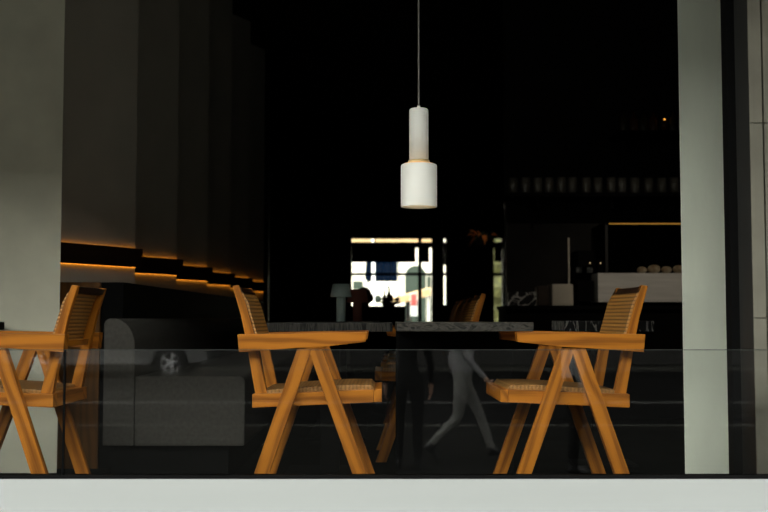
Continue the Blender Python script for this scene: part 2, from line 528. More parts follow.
# ------------------------------------------------------------------ low glass railing
gz0, gz1 = .2415, at(384, 349.5, GY).z
gx = at(64.2, 400, GY).x
gp = []
for xa, xb, la in ((-3.3, gx - .0008, 'narrower visible low glass panel in front of the chair beside the plaster pillar'),
                   (gx + .0008, sx + .16, 'wide low glass panel on the white ledge in front of the tables')):
    t = thing('glass_panel', la, 'glass panel', ((xa + xb) / 2, GY, gz0))
    h = (xb - xa) / 2
    MB().box((-h + .002, -.005, 0), (h - .002, .005, gz1 - gz0 - .002)).build('pane', M['glass'], t)
    MB().box((-h, -.005, gz1 - gz0 - .002), (h, .005, gz1 - gz0)).build('top_edge', M['glass_edge'], t)
    for s in (-1, 1):
        MB().box((s * h - s * .002, -.005, 0), (s * h, .005, gz1 - gz0 - .002)).build('side_edge', M['gasket'], t)

# ------------------------------------------------------------------ armchairs
K = 4.1 / F


def uz(px, py):
    return ((px - 306) * K, CAMZ - (py - 318) * K)


def make_chair(label, loc, rz, group):
    """faces local +x; y = -.27 is the side the camera sees first on a chair facing +x"""
    t = thing('armchair', label, 'armchair', loc, rz, group)
    W = 0.27
    for s in (-1, 1):
        yo, yi = s * W, s * (W - .034)
        # legs of the inverted V
        back = [uz(297.5, 348.5), uz(312, 348.5), uz(311, 352), (uz(257, 511)[0], 0), (uz(242, 511)[0], 0)]
        front = [uz(309.5, 348.5), uz(322.5, 348.5), (uz(381, 511)[0], 0), (uz(366.5, 511)[0], 0), uz(310.5, 355)]
        ab = (back[4][0] - back[0][0], 0, back[4][1] - back[0][1])
        af = (front[2][0] - front[1][0], 0, front[2][1] - front[1][1])
        MB().prism(back, yo, yi, ab, .003).build('leg', M['oak'], t)
        MB().prism(front, yo - s * .001, yi + s * .001, af, .003).build('leg', M['oak'], t)
        # arm
        arm = [uz(238, 334.2), uz(303, 333), uz(367, 331.9), uz(365.5, 341.8), uz(324, 346.5), uz(296, 348), uz(239.7, 352)]
        MB().prism(arm, s * (W + .006), s * (W - .05), (1, 0, 0), .003).build('armrest', M['oak'], t)
        # side rail and back post, just inside the legs
        ra, rb_ = s * (W - .052), s * (W - .088)
        rail = [uz(252, 394.3), uz(373.8, 389.6), uz(373.8, 402.4), uz(252, 407.8)]
        MB().prism(rail, s * (W - .0345), rb_, (1, 0, 0), .003).build('side_rail', M['oak'], t)
        post = [uz(230.5, 285.5), uz(236.5, 284.5), uz(243.8, 302), uz(253, 333), uz(260, 366), uz(266.5, 394.5),
                uz(254.5, 394.8), uz(244.5, 340), uz(240, 318)]
        MB().prism(post, ra, rb_, (.28, 0, -1), .003).build('back_post', M['oak'], t)
    yi = W - .088
    # seat: front and back rails, woven panel
    fr = [uz(374, 389.7), uz(382, 389.3), uz(382, 402), uz(374, 402.5)]
    MB().prism(fr, -W + .036, W - .036, (0, 1, 0), .003).build('seat_rail', M['oak'], t)
    br = [uz(252, 394.3), uz(262, 393.9), uz(262, 407.3), uz(252, 407.8)]
    MB().prism(br, -yi, yi, (0, 1, 0), .003).build('seat_rail', M['oak'], t)
    seat = [uz(262, 391), uz(300, 388), uz(345, 385.5), uz(371, 385.5), uz(374, 389), uz(374, 393.5), uz(262, 397)]
    MB().prism(seat, -yi - .03, yi + .03, (1, 0, 0), .002).build('seat', M['cane_seat'], t)
    # back: dark top rail, lower rail, woven panel, bowed a little backwards between the posts
    def bowed(poly, n=8, mat='cane', name='backrest', bow=.018, rise=-.012):
        m = MB()
        rings = []
        for k in range(n + 1):
            q = k / n * 2 - 1
            off = -bow * (1 - q * q)
            rings.append([m.bm.verts.new((p[0] + off, q * yi, p[1] + (rise * (1 - q * q) if p[1] > .8 else 0))) for p in poly])
        for a, b_ in zip(rings, rings[1:]):
            for i in range(len(poly)):
                f = m.bm.faces.new((a[i], b_[i], b_[(i + 1) % len(poly)], a[(i + 1) % len(poly)]))
        m.bm.faces.new(rings[0]); m.bm.faces.new(rings[-1][::-1])
        bmesh.ops.recalc_face_normals(m.bm, faces=m.bm.faces)
        for f in m.bm.faces:
            for l in f.loops:
                p = l.vert.co
                l[m.uv].uv = (p.z * 1.0, p.y) if mat == 'cane' else (p.y, p.z)
        return m.build(name, M[mat], t)
    yi = W - .058
    part_label(bowed([uz(231.5, 286.6), uz(237.2, 285.6), uz(240.6, 291.5), uz(238.6, 293.2), uz(234, 292.6)], mat='oak_dark', name='top_rail', rise=0), 'dark brown top rail')
    bowed([uz(238.9, 292.0), uz(241.0, 292.0), uz(246.2, 302), uz(255.4, 333), uz(257, 341), uz(254.9, 341), uz(253.3, 333), uz(244.1, 302)], name='backrest', rise=0)
    yi = W - .088
    bowed([uz(247, 341), uz(253, 341), uz(254.5, 347), uz(248.5, 347)], mat='oak', name='lower_rail')
    return t


gch = 'oak armchairs with cane backs'
YC = 4.1 + .27
xm = at(306, 256, 4.1).x
ch0 = make_chair('oak and cane armchair facing the bar side, alone between the grey banquette and the tables', (xm, YC, 0), 0, gch)
xr = at(575, 256, 4.1).x
dup(ch0, (xr, YC, 0), PI + math.radians(1.2), 'oak and cane armchair with its back towards the tall concrete column', gch)
xl = at(-1.0, 256, 4.1).x
dup(ch0, (xl, YC, 0), PI, 'oak and cane armchair cut by the picture edge, in front of the plaster pillar', gch)
xf = at(375, 256, 5.55).x + .292
for i, (yy, dx, la) in enumerate(((5.55, 0.0, 'first and brightest of the armchairs behind the marble tables, its back post lit orange'),
                                  (6.30, .03, 'second of the dim armchairs in the row behind the marble tables'),
                                  (7.05, .04, 'third of the dim armchairs in the row behind the marble tables'),
                                  (7.80, .05, 'last and darkest armchair of the row behind the marble tables'))):
    dup(ch0, (xf + dx, yy + .25, 0), PI, la, gch)


# ------------------------------------------------------------------ tables
def table(label, xa, xb, ya, yb, zt_, th, mat, basew=None, base='pedestal'):
    t = thing('table', label, 'table', ((xa + xb) / 2, (ya + yb) / 2, 0))
    hx, hy = (xb - xa) / 2, (yb - ya) / 2
    MB().box((-hx, -hy, zt_ - th), (hx, hy, zt_), bevel=.003).build('tabletop', mat, t)
    if base == 'pedestal':
        MB().box((-.045, -.045, .02), (.045, .045, zt_ - th)).build('column', M['gasket'], t)
        MB().box((-hx * .7, -hy * .6, 0), (hx * .7, hy * .6, .02), bevel=.004).build('foot', M['gasket'], t)
    elif base == 'box':
        MB().box((-hx + .0, -hy + .05, 0), (hx - .03, hy - .05, zt_ - th), bevel=.004).build('base', M['gasket'], t)
    return t


ta0, ta1 = at(262, 256, 4.8).x, at(396.5, 256, 4.8).x
TZ = at(384, 322.8, 4.8).z
table('long dark table with streaked stone edge, carrying the table lamps, next to the cane chair', ta0, ta1 - .018, 4.8, 5.42, TZ, .040, M['tab_streak'])
table('dark table behind the streaked one, holding the teal and maroon lamps', ta0, ta1 - .09, 6.05, 8.1, TZ, .040, M['tab_streak'])
tb0, tb1 = at(397, 256, 4.16).x, at(533, 256, 4.16).x
tb = table('black marble table with a solid black base between the two facing armchairs', tb0, tb1, 4.16, 5.02, at(384, 322.4, 4.16).z, .035, M['tab_marble'], base='none')
xo = tb.location.x
MB().box((at(396.5, 256, 4.62).x - xo, 0.09, 0), (tb1 - .02 - xo, .41, at(384, 322.4, 4.16).z - .035), bevel=.004).build('base', M['gasket'], tb)
table('black veined marble table half hidden behind the chair by the column', at(551, 256, 5.6).x, at(634, 256, 5.6).x, 5.2, 5.6, at(384, 321, 5.2).z, .05, M['tab_vein'])
tl = at(6, 256, 5.1).x
table('dark table end at the picture edge in front of the plaster pillar', tl - .6, tl, 4.66, 5.1, at(384, 322.3, 4.7).z, .036, M['gasket'])

# ------------------------------------------------------------------ banquette
bn = thing('banquette', 'grey upholstered banquette with rounded back, below the panelled wall', 'banquette', (0, 4.9, 0))
b0, b1 = at(103, 380, 4.9), at(245, 380, 4.9)
zseat, zbot, zbk = at(200, 376, 4.9).z, at(200, 446, 4.9).z, at(120, 318.5, 4.9).z
t_ = at(135, 340, 4.9).x - b0.x


def rounded(x0, z0, x1, z1, r, corners='tlrb', n=6):
    out = []
    for cx, cz, a0, k in ((x1 - r, z0 + r, -90, 'br'), (x1 - r, z1 - r, 0, 'tr'), (x0 + r, z1 - r, 90, 'tl'), (x0 + r, z0 + r, 180, 'bl')):
        if k in corners:
            for i in range(n + 1):
                t = math.radians(a0 + 90 * i / n)
                out.append((cx + r * math.cos(t), cz + r * math.sin(t)))
        else:
            out.append((x1 if 'r' in k else x0, z1 if 't' in k else z0))
    return out


def upholstered(pts, y0, y1, name):
    o = MB().prism(pts, y0, y1, (1, 0, 0), .012).build(name, M['fabric'], bn)
    return o


bkp = [(b0.x, zbot), (b0.x + t_, zbot)] + [(b0.x + t_ - .1 + .1 * math.cos(q * PI / 20), zbk - .13 + .13 * math.sin(q * PI / 20)) for q in range(11)]
bkp += [(b0.x + .03 - .03 * math.sin(q * PI / 12), zbk - .03 + .03 * math.cos(q * PI / 12)) for q in range(7)]
upholstered(bkp, 0, 4.4, 'backrest')
upholstered(rounded(b0.x + t_ + .002, zbot, b1.x, zseat, .03, ('tr',)), 0, 4.4, 'seat')
MB().box((b0.x + .03, .05, 0), (b1.x - .08, 4.35, zbot)).build('plinth', M['gasket'], bn)


# ------------------------------------------------------------------ lamps
PY = 4.0
pd = at(419, 207, PY)
sc = PY / F
t = thing('pendant_lamp', 'white two-tier cylinder pendant lamp with brass ring hanging on a thin cord', 'pendant lamp', (pd.x, PY, CEIL))
zb0 = pd.z - CEIL
rS, rN = 18.2 * sc, 9.7 * sc
hS, hN, hG = 43 * sc, 52.5 * sc, 4 * sc
zA = zb0 + hS          # top of the wide shade
m = MB().lathe([(rS, zb0), (rS, zA - .006), (rS - .002, zA - .002), (rS - .006, zA), (rN + .006, zA), (rN + .006, zA - .003), (rS - .006, zA - .004), (rS - .0035, zA - .008), (rS - .0035, zb0), (rS, zb0)], n=48)
m.build('shade', M['white'], t)
MB().lathe([(rS - .004, zb0 + .003), (rS - .004, zA - .009), (rS - .0046, zA - .009), (rS - .0046, zb0 + .003), (rS - .004, zb0 + .003)], n=48).build('shade_lining', M['white_in'], t)
m = MB().lathe([(rN - .003, zA - .001), (rN + .004, zA - .001), (rN + .004, zA + hG), (rN - .003, zA + hG), (rN - .003, zA - .001)], n=48)
part_label(m.build('ring', M['brass'], t), 'brass ring')
m = MB().lathe([(rN + .004, zA + .002), (rS - .012, zA + .0025), (rS - .012, zA + .001), (rN + .004, zA + .001), (rN + .004, zA + .002)], n=48)
m.build('light_slot', M['slot'], t)
zN = zA + hG
m = MB().lathe([(0, zN), (rN, zN), (rN, zN + hN - .005), (rN - .004, zN + hN), (.006, zN + hN + .001), (.006, zN + hN + .012), (0, zN + hN + .012)], n=40)
m.build('neck', M['white'], t)
MB().tube([(0, 0, zN + hN + .01), (0, 0, -.02)], .0032).build('cord', M['cord'], t)
MB().lathe([(0, -.03), (.05, -.028), (.05, 0), (0, 0)], n=24).build('canopy', M['white'], t)
MB().lathe([(0, zb0 + .06), (.02, zb0 + .065), (.028, zb0 + .085), (.02, zb0 + .11), (.012, zb0 + .13), (0, zb0 + .131)], n=20).build('bulb', M['bulb'], t)


def bicone(label, px, Y, base_px, top_py, mat, group):
    b = at(px, base_px, Y)
    s = Y / F
    t = thing('table_lamp', label, 'table lamp', (b.x, Y, TZ), 0, group)
    h = at(px, top_py, Y).z - TZ
    hs = 13.0 * s
    r0, r1, rp = 10.8 * s, 8.4 * s, 4.7 * s
    MB().lathe([(0, 0), (rp, 0), (rp, h - hs - .006), (rp - .005, h - hs), (0, h - hs)], n=28).build('post', mat, t)
    MB().lathe([(r0, h - hs), (r1, h), (0, h), (0, h - .004), (r1 - .005, h - .004), (r0 - .004, h - hs), (r0, h - hs)], n=36).build('shade', mat, t)
    MB().lathe([(0, h - hs - .001), (.012, h - hs - .001), (.012, h - .003), (0, h - .003)], n=16).build('stem', M['gasket'], t)
    return t


bicone('teal mushroom-shaped table lamp on the dark table before the far window', 341, 6.4, 321, 284, M['teal'], None)
bicone('maroon mushroom-shaped table lamp half behind the teal one', 357.5, 7.0, 321, 289.5, M['maroon'], None)

# ------------------------------------------------------------------ bar
struct(MB().box((1.03, 8.95, 0), (X1, 9.1, CEIL)).build('wall_bar', M['black']))
CY = 7.9
cz = at(560, 305.5, CY).z
bx0 = at(507, 300, CY).x
bar = thing('bar_counter', 'long black bar counter with a dark top, standing behind the dining chairs', 'bar counter', ((bx0 + 4) / 2, 8.2, 0))
hx = (4 - bx0) / 2
MB().box((-hx, -.27, 0), (hx, .3, cz - .03)).build('body', M['gasket'], bar)
MB().box((-hx - .01, -.3, cz - .03), (hx, .32, cz), bevel=.003).build('worktop', M['gasket'], bar)
ms = MB().box((bx0 + .01, 7.91, cz), (at(536.5, 300, CY).x, 7.95, at(520, 292, CY).z), bevel=.002).build('marble_slab', M['bar_marble'])
tag(ms, 'black and white veined marble slab standing on the end of the bar counter', 'slab')
q0, q1 = at(552.8, 306, CY), at(573.3, 284, CY)
bxo = thing('metal_box', 'small grey metal box standing on the bar counter next to the marble upstand', 'box', ((q0.x + q1.x) / 2, CY + .16, cz))
w = (q1.x - q0.x) / 2
MB().box((-w, -.15, 0), (w, .12, q1.z - cz), bevel=.003).build('body', M['box'], bxo)
MB().box((-w + .012, -.153, .012), (w - .012, -.15, q1.z - cz - .012), bevel=.001).build('front_plate', M['box'], bxo)
q0, q1 = at(538, 306, CY + .12), at(550, 286, CY + .12)
bxo = thing('metal_box', 'darker box tucked against the side of the small grey metal box', 'box', ((q0.x + q1.x) / 2 - .002, CY + .2, cz))
w = (q1.x - q0.x) / 2
MB().box((-w, -.08, 0), (w, .1, q1.z - cz), bevel=.006).build('body', M['bar_wood'], bxo)
MB().box((-w + .01, -.083, .01), (w - .01, -.08, q1.z - cz - .01)).build('front_plate', M['bar_wood'], bxo)
# coffee machine with two pilot lights
q0, q1 = at(579, 302, CY), at(595, 250, CY)
cm = thing('coffee_machine', 'black coffee machine with one tiny pilot light beside the pastry case', 'coffee machine', ((q0.x + q1.x) / 2, CY + .2, cz))
w, h = (q1.x - q0.x) / 2, q1.z - cz
MB().box((-w, -.15, .03), (w, .15, h * .45), bevel=.006).build('base', M['gasket'], cm)
MB().box((-w, -.05, h * .45), (w, .15, h * .7), bevel=.004).build('column', M['gasket'], cm)
MB().box((-w, -.17, h * .7), (w, .15, h), bevel=.008).build('head', M['gasket'], cm)
for s in (-1, 1):
    for k in (-1, 1):
        MB().lathe([(0, 0), (.015, 0), (.015, .031), (0, .031)], (s * (w - .03), k * .1, 0), 12).build('foot', M['gasket'], cm)
    MB().lathe([(0, 0), (.022, 0), (.022, .04), (0, .04)], (s * .04, -.1, h * .7 - .04), 14).build('group_head', M['rim'], cm)
for px in (590,):
    p = at(px, 263, CY + .03)
    MB().ball((p.x - cm.location.x, -.172, p.z - cz), .006, 1).build('pilot_light', M['pilot'], cm)
# slim steel post and the small card by it
p0, p1_ = at(576, 303, CY - .22), at(576, 235, CY - .22)
sp = thing('steel_post', 'slim pale vertical steel post rising from the bar counter', 'post', (p0.x, CY - .22 + .30 - .02, cz))
MB().box((-.006, -.006, .01), (.006, .006, p1_.z - cz)).build('post', M['box'], sp)
MB().lathe([(0, 0), (.012, 0), (.011, .01), (0, .01)], n=20).build('base', M['gasket'], sp)
# pastry case
q0, q1 = at(598.5, 302, CY), at(606, 273, CY)
pc = thing('pastry_case', 'glass pastry display case on a pale steel panel, lit by an amber strip', 'display case', (2.25, 8.2, cz))
xa = q0.x - 2.25
zp0, zp1 = q0.z - cz, q1.z - cz
zp0 = max(zp0, 0.0)
MB().box((xa, -.29, zp0), (1.0, .25, zp1), bevel=.002).build('base', M['steel'], pc)
MB().box((xa + .004, -.28, zp1), (xa + .045, -.2, zp1 + .1), bevel=.002).build('thermostat', M['gasket'], pc)
MB().ball((xa + .022, -.282, at(601, 263, CY).z - cz), .006, 1).build('pilot_light', M['pilot'], pc)
zc = at(606, 222, CY).z - cz
xb = at(606, 250, CY).x - 2.25
MB().box((xb, -.28, zc - .02), (1.0, .25, zc), bevel=.002).build('roof', M['gasket'], pc)
MB().box((xb, .23, zp1), (1.0, .25, zc - .02)).build('back', M['gasket'], pc)
MB().box((xb + .02, -.27, zp1), (.99, -.264, zc - .02)).build('front_glass', M['clear'], pc)
MB().box((xb, -.28, zp1), (xb + .02, -.26, zc - .02)).build('corner_post', M['frame'], pc)
MB().box((xb + .03, -.2, (zp1 + zc) / 2), (.98, .2, (zp1 + zc) / 2 + .008)).build('shelf', M['clear'], pc)
MB().box((xb + .03, -.286, zc - .016), (.98, -.281, zc - .007)).build('light_strip', M['led2'], pc)
for i, (px, s) in enumerate(((642, .9), (654, 1.15), (666.5, .95), (679, 1.1))):
    p = at(px, 270, CY + .12)
    la = ['smallest round pastry at the open end of the display case', 'sugared round pastry second from the end in the display case',
          'round pastry third from the end in the display case', 'round pastry in the display case hard against the concrete column'][i]
    ps = MB().ball((0, 0, .03 * s), .042 * s, 3, (1, 1, .7)).build('pastry', M['pastry'], None, (p.x, CY + .12, zp1 + cz))
    tag(ps, la, 'pastry', 'pastries in the display case')
# glass shelf
SY = 8.6
s0 = at(508, 193, SY)
sh = thing('wall_shelf', 'thin black wall shelf carrying the row of drinking glasses', 'shelf', (s0.x + .85, SY + .14, s0.z))
MB().box((-.87, -.17, -.03), (.95, .21, 0)).build('board', M['gasket'], sh)
for s in (-.6, 0, .6):
    MB().box((s - .012, -.1, -.12), (s + .012, .21, -.03)).build('bracket', M['gasket'], sh)
xs_ = [513, 525.5, 538, 549, 561, 572, 586, 598, 611, 622, 635, 649, 662, 674]
gl0 = None
for i, px in enumerate(xs_):
    p = at(px, 193, SY + .02)
    la = 'clear stemless glass number %s in the row on the thin shelf' % ('one two three four five six seven eight nine ten eleven twelve thirteen fourteen'.split()[i])
    la = ['clear drinking glass at the very start of the shelf row, furthest from the column', None][0] if i == 0 else la
    ords = 'first second third fourth fifth sixth seventh eighth ninth tenth eleventh twelfth thirteenth last'.split()
    la = '%s clear drinking glass along the thin shelf, counted towards the concrete column' % ords[i]
    if gl0 is None:
        m = MB().lathe([(0, 0), (.030, 0), (.033, .01), (.040, .06), (.037, .125), (.0345, .125), (.0375, .06), (.030, .014), (0, .012)], n=24)
        gl0 = m.build('drinking_glass', M['tumbler'], None, (p.x, SY + .02, s0.z))
        tag(gl0, la, 'glass', 'drinking glasses on the thin shelf')
    else:
        o = gl0.copy(); col.objects.link(o)
        o.location = (p.x, SY + .02 + R.uniform(-.02, .02), s0.z); o['label'] = la
        o.rotation_euler.z = R.uniform(0, 6)
# upper shelf with bottles and a small amber light
u0 = at(618, 131, SY)
sh = thing('wall_shelf', 'dim upper wall shelf with bottles and a tiny amber light, near the column', 'shelf', (u0.x + .5, SY + .14, u0.z))
MB().box((-.5, -.17, -.03), (.55, .21, 0)).build('board', M['gasket'], sh)
for s in (-.35, .35):
    MB().box((s - .012, -.1, -.12), (s + .012, .21, -.03)).build('bracket', M['gasket'], sh)
prof = [(0, 0), (.033, 0), (.035, .01), (.035, .09), (.028, .11), (.012, .125), (.012, .155), (0, .156)]
bt = None
for i, px in enumerate((624, 634, 644, 653.5, 673)):
    p = at(px, 131, SY)
    la = '%s dim bottle on the upper shelf, counted towards the column' % 'first second third fourth last'.split()[i]
    m = MB().lathe(prof, n=18)
    o = thing('bottle', la, 'bottle', (p.x, SY, u0.z), 0, 'bottles on the upper shelf')
    m.build('body', M['bottle2' if i % 2 else 'bottle'], o)
    MB().lathe([(0, .155), (.0135, .155), (.0135, .172), (0, .172)], n=14).build('cap', M['gasket'], o)
p = at(663, 131, SY)
cn = thing('candle_holder', 'tiny glowing amber light among the bottles on the upper shelf', 'candle', (p.x, SY - .05, u0.z))
MB().lathe([(0, 0), (.03, 0), (.032, .075), (.029, .075), (.027, .008), (0, .008)], n=18).build('cup', M['bottle2'], cn)
MB().lathe([(0, .008), (.018, .008), (.018, .07), (0, .07)], n=14).build('candle', M['dim_item'], cn)
MB().lathe([(0, .07), (.006, .074), (.008, .08), (.004, .09), (0, .095)], n=14).build('flame', M['flame'], cn)

# added spotlights, out of view, to brighten the bar, pastries and planter
for i, (x, sy_, la, tg, en) in enumerate(((1.35, 5.2, 'added unseen black spotlight brightening the marble slab of the bar', (1.45, 7.95, 1.2), 45),
                                (2.3, 5.2, 'added unseen black spotlight brightening the pastry display case', (2.3, 7.95, 1.2), 45),
                                (.75, 8.3, 'added unseen black spotlight brightening the hanging planter', (.89, 9.6, 1.4), 14))):
    t = thing('added_spotlight', la, 'spotlight', (x, sy_, CEIL), 0, 'added spots brightening the bar and planter')
    MB().lathe([(0, -.03), (.05, -.03), (.05, 0), (0, 0)], n=20).build('base', M['gasket'], t)
    MB().lathe([(.045, -.22), (.05, -.22), (.05, -.06), (.02, -.05), (.02, -.03), (.015, -.03), (.015, -.055), (.045, -.065), (.045, -.22)], n=24).build('housing', M['gasket'], t)
    ld = bpy.data.lights.new('added_fill_spot', 'SPOT')
    ld.energy = en; ld.color = (1.0, .86, .68); ld.spot_size = math.radians(36 if en > 20 else 14); ld.spot_blend = .5; ld.shadow_soft_size = .04
    lo = bpy.data.objects.new('added_fill_spot', ld); col.objects.link(lo); lo.parent = t
    lo.location = (0, 0, -.215)
    d = Vector(tg) - Vector((x, sy_, CEIL - .22))
    lo.rotation_euler = d.to_track_quat('-Z', 'Y').to_euler()

# ------------------------------------------------------------------ hanging planter with rust leaves
p = at(483, 240, 9.6)
hp = thing('hanging_planter', 'hanging planter with rust-orange drooping leaves in front of the dark back wall', 'planter', (p.x, 9.6, p.z))
MB().lathe([(0, -.06), (.05, -.055), (.07, .0), (.075, .04), (.068, .04), (.06, 0), (0, -.03)], n=20).build('basket', M['basket'], hp)
for k in range(3):
    a = 2 * PI * k / 3
    MB().tube([(.072 * math.cos(a), .072 * math.sin(a), .04), (0, 0, .32)], .002, 6).build('string', M['gasket'], hp)
MB().tube([(0, 0, .32), (0, 0, CEIL - p.z)], .002, 6).build('cord', M['gasket'], hp)
m = MB(); m2 = MB()
for k in range(46):
    a = R.uniform(0, 2 * PI)
    rust = (2.2 < a < 5.2 and R.random() < .8) or (a < .7)
    L, d = R.uniform(.06, .12), Vector((math.cos(a), math.sin(a), R.uniform(-.9, .7)))
    o = Vector((.05 * math.cos(a), .05 * math.sin(a), .035))
    mm = m if rust else m2
    side = Vector((-d.y, d.x, 0)).normalized() * .012
    q = [o, o + d * L * .5 + Vector((0, 0, .01)) + side, o + d * L + Vector((0, 0, -.02)), o + d * L * .5 + Vector((0, 0, .01)) - side,
         o + d * L * .5 + Vector((0, 0, .016))]
    v = [mm.bm.verts.new(x) for x in q]
    for tri in ((0, 1, 4), (1, 2, 4), (2, 3, 4), (3, 0, 4), (0, 3, 1), (1, 3, 2)):
        mm.bm.faces.new([v[i] for i in tri])
m.build('dry_leaves', M['rust_leaf'], hp)
m2.build('green_leaves', M['leaf'], hp)

# ------------------------------------------------------------------ console with dark silhouettes before the far window
KY = 13.0
k0, k1 = at(350, 306, KY), at(405.5, 306, KY)
cs = thing('console_table', 'black console table silhouetted against the bright far window', 'console table', ((k0.x + k1.x) / 2, KY + .2, 0))
hw = (k1.x - k0.x) / 2
MB().box((-hw, -.2, k0.z - .03), (hw, .2, k0.z), bevel=.003).build('tabletop', M['gasket'], cs)
MB().box((-hw + .02, -.18, .12), (hw - .02, .18, k0.z - .031)).build('shelf_box', M['gasket'], cs)
for sx_ in (-1, 1):
    for sy in (-1, 1):
        MB().box((sx_ * hw - sx_ * .04, sy * .2 - sy * .04, 0), (sx_ * hw, sy * .2, k0.z - .03)).build('leg', M['gasket'], cs)
p = at(364.5, 306, KY)
tp = thing('potted_plant', 'round dark clipped plant in a pot silhouetted beside the maroon lamp', 'plant', (p.x, KY + .12, k0.z))
MB().lathe([(0, 0), (.05, 0), (.065, .06), (.06, .06), (.05, .02), (0, .02)], n=20).build('pot', M['clay'], tp)
m = MB().ball((-.012, 0, .15), .095, 3, (1.0, 1, .9), .06); m.ball((.03, 0, .1), .082, 3, (1, 1, .9), .06)
m.build('foliage', M['leaf'], tp)
p = at(390.5, 306, KY)
bw = thing('fruit_bowl', 'wide dark bowl silhouetted on the console before the bright window', 'bowl', (p.x, KY + .12, k0.z))
MB().lathe([(0, 0), (.05, 0), (.055, .012), (.14, .045), (.145, .05), (.135, .047), (.05, .018), (0, .016)], n=28).build('bowl', M['clay'], bw)
MB().lathe([(0, .018), (.1, .036), (0, .037)], n=20).build('liner', M['clay'], bw)
for i, (dx, dy, dz, r) in enumerate(((-.072, 0, .081, .03), (.01, -.06, .081, .03), (.08, .0, .081, .03), (0, .06, .081, .03), (.01, 0, .115, .026))):
    f = MB().ball((0, 0, 0), r, 2).build('fruit', M['fruit'], None, (p.x + dx, KY + .12 + dy, k0.z + dz))
    tag(f, ['dark fruit on the bottle side of the silhouetted bowl', 'dark fruit at the front of the silhouetted bowl', 'dark fruit at the outer rim of the silhouetted bowl',
            'dark fruit at the back of the silhouetted bowl', 'dark fruit on top of the heap in the silhouetted bowl'][i], 'fruit', 'fruit in the silhouetted bowl')
for px, ph, la in ((384.5, 290.5, 'shorter bottle silhouetted behind the fruit bowl'), (389, 286, 'tall bottle silhouetted behind the fruit bowl')):
    p = at(px, 306, KY + .3)
    h = at(px, ph, KY + .3).z - k0.z
    o = thing('bottle', la, 'bottle', (p.x, KY + .3, k0.z), 0)
    MB().lathe([(0, 0), (.028, 0), (.03, .01), (.03, h * .55), (.011, h * .72), (.011, h - .015), (0, h - .015)], n=16).build('body', M['bottle'], o)
    MB().lathe([(0, h - .016), (.0125, h - .016), (.0125, h), (0, h)], n=12).build('cap', M['gasket'], o)

# ------------------------------------------------------------------ behind the restaurant: sunlit street
struct(MB().box((-25, YB + .25, -.5), (30, 46, -.1)).build('ground_back', M['paving']))
FY = 30.0
fa = thing('building', 'sunlit cream building with an arched green opening across the far street', 'building', (2, FY, -.1))
L_ = lambda px, py, Y=FY: at(px, py, Y) - Vector((2, FY, -.1))
MB().box((-16, 0, 0), (20, 4, 11)).build('wall', M['cream'], fa)
# arched opening with sage infill
a0, a1 = L_(405, 300).x, L_(426, 300).x
ar, ac = (a1 - a0) / 2, (a0 + a1) / 2
zc_ = L_(405, 276).z
pts = [(a0, 0), (a1, 0)] + [(ac + ar * math.cos(PI * k / 14), zc_ + ar * math.sin(PI * k / 14)) for k in range(15)]
part_label(MB().prism(pts, -.06, .0).build('arched_panel', M['sage'], fa), 'sage green arched panel')
MB().box((L_(427, 300).x, -.05, 0), (L_(431, 300).x, 0, L_(427, 276).z)).build('door', M['sage'], fa)
MB().box((L_(406, 300).x, -.1, 0), (L_(409.5, 300).x, -.06, L_(406, 292).z)).build('door', M['gasket'], fa)
part_label(MB().box((L_(352, 300).x, -.04, L_(352, 243).z), (L_(432, 300).x, -.0, L_(352, 236.5).z)).build('cornice', M['tan'], fa), 'tan band under the roof')
MB().box((L_(353, 300).x, -.03, L_(353, 289).z), (L_(363, 300).x, 0, L_(353, 281).z)).build('window', M['sage'], fa)
hd = MB()
for k in range(40):
    hd.ball((R.uniform(2.7, 3.9), R.uniform(27.6, 28.4), R.uniform(0.1, 2.7)), R.uniform(.35, .55), 2, (1, 1, 1), .12)
tag(hd.build('hedge', M['hedge'], None, (0, 0, 0)), 'green and yellow hedge seen through the separate far window beside the bar', 'hedge', None, 'stuff')
# navy awning
Y_ = 25.0
aw = thing('awning', 'dark navy awning cloth hanging outside the far window', 'awning', at(383, 265, Y_))
c = aw.location
xa, xb = at(368.5, 260, Y_).x - c.x, at(397.5, 260, Y_).x - c.x
za, zb_ = at(384, 247, Y_).z - c.z, at(384, 281.5, Y_).z - c.z
m = MB()
n = 14
va = []
for i in range(n + 1):
    x = xa + (xb - xa) * i / n
    y = .03 * math.sin(i * 2.4)
    va.append([m.bm.verts.new((x, y + dy, z)) for dy, z in ((0, zb_), (0, za), (.012, za), (.012, zb_))])
for a, b_ in zip(va, va[1:]):
    for i in range(4):
        m.bm.faces.new((a[i], b_[i], b_[(i + 1) % 4], a[(i + 1) % 4]))
m.bm.faces.new(va[0]); m.bm.faces.new(va[-1][::-1])
m.build('cloth', M['blue'], aw)
MB().tube([(xa - .05, 0, za), (xb + .05, 0, za)], .03).build('rail', M['gasket'], aw)
for s in (xa - .03, xb + .03):
    MB().tube([(s, .02, za), (s, .02, -.1 - c.z)], .012).build('post', M['gasket'], aw)
p = at(367.5, 275, 24.5)
fl = thing('flag', 'small blue pennant hanging beside the white pole outside', 'flag', (p.x, 24.5, -.1))
h0, h1 = at(366, 283, 24.5).z + .1, at(366, 258, 24.5).z + .1
MB().prism([(-.03, h1), (.07, h1), (.08, h0 + .12), (.03, h0), (-.06, h0 + .1)], -.01, .01).build('cloth', M['blue'], fl)
MB().tube([(-.03, .02, 0), (-.03, .02, h1 + .05)], .008).build('staff', M['white'], fl)
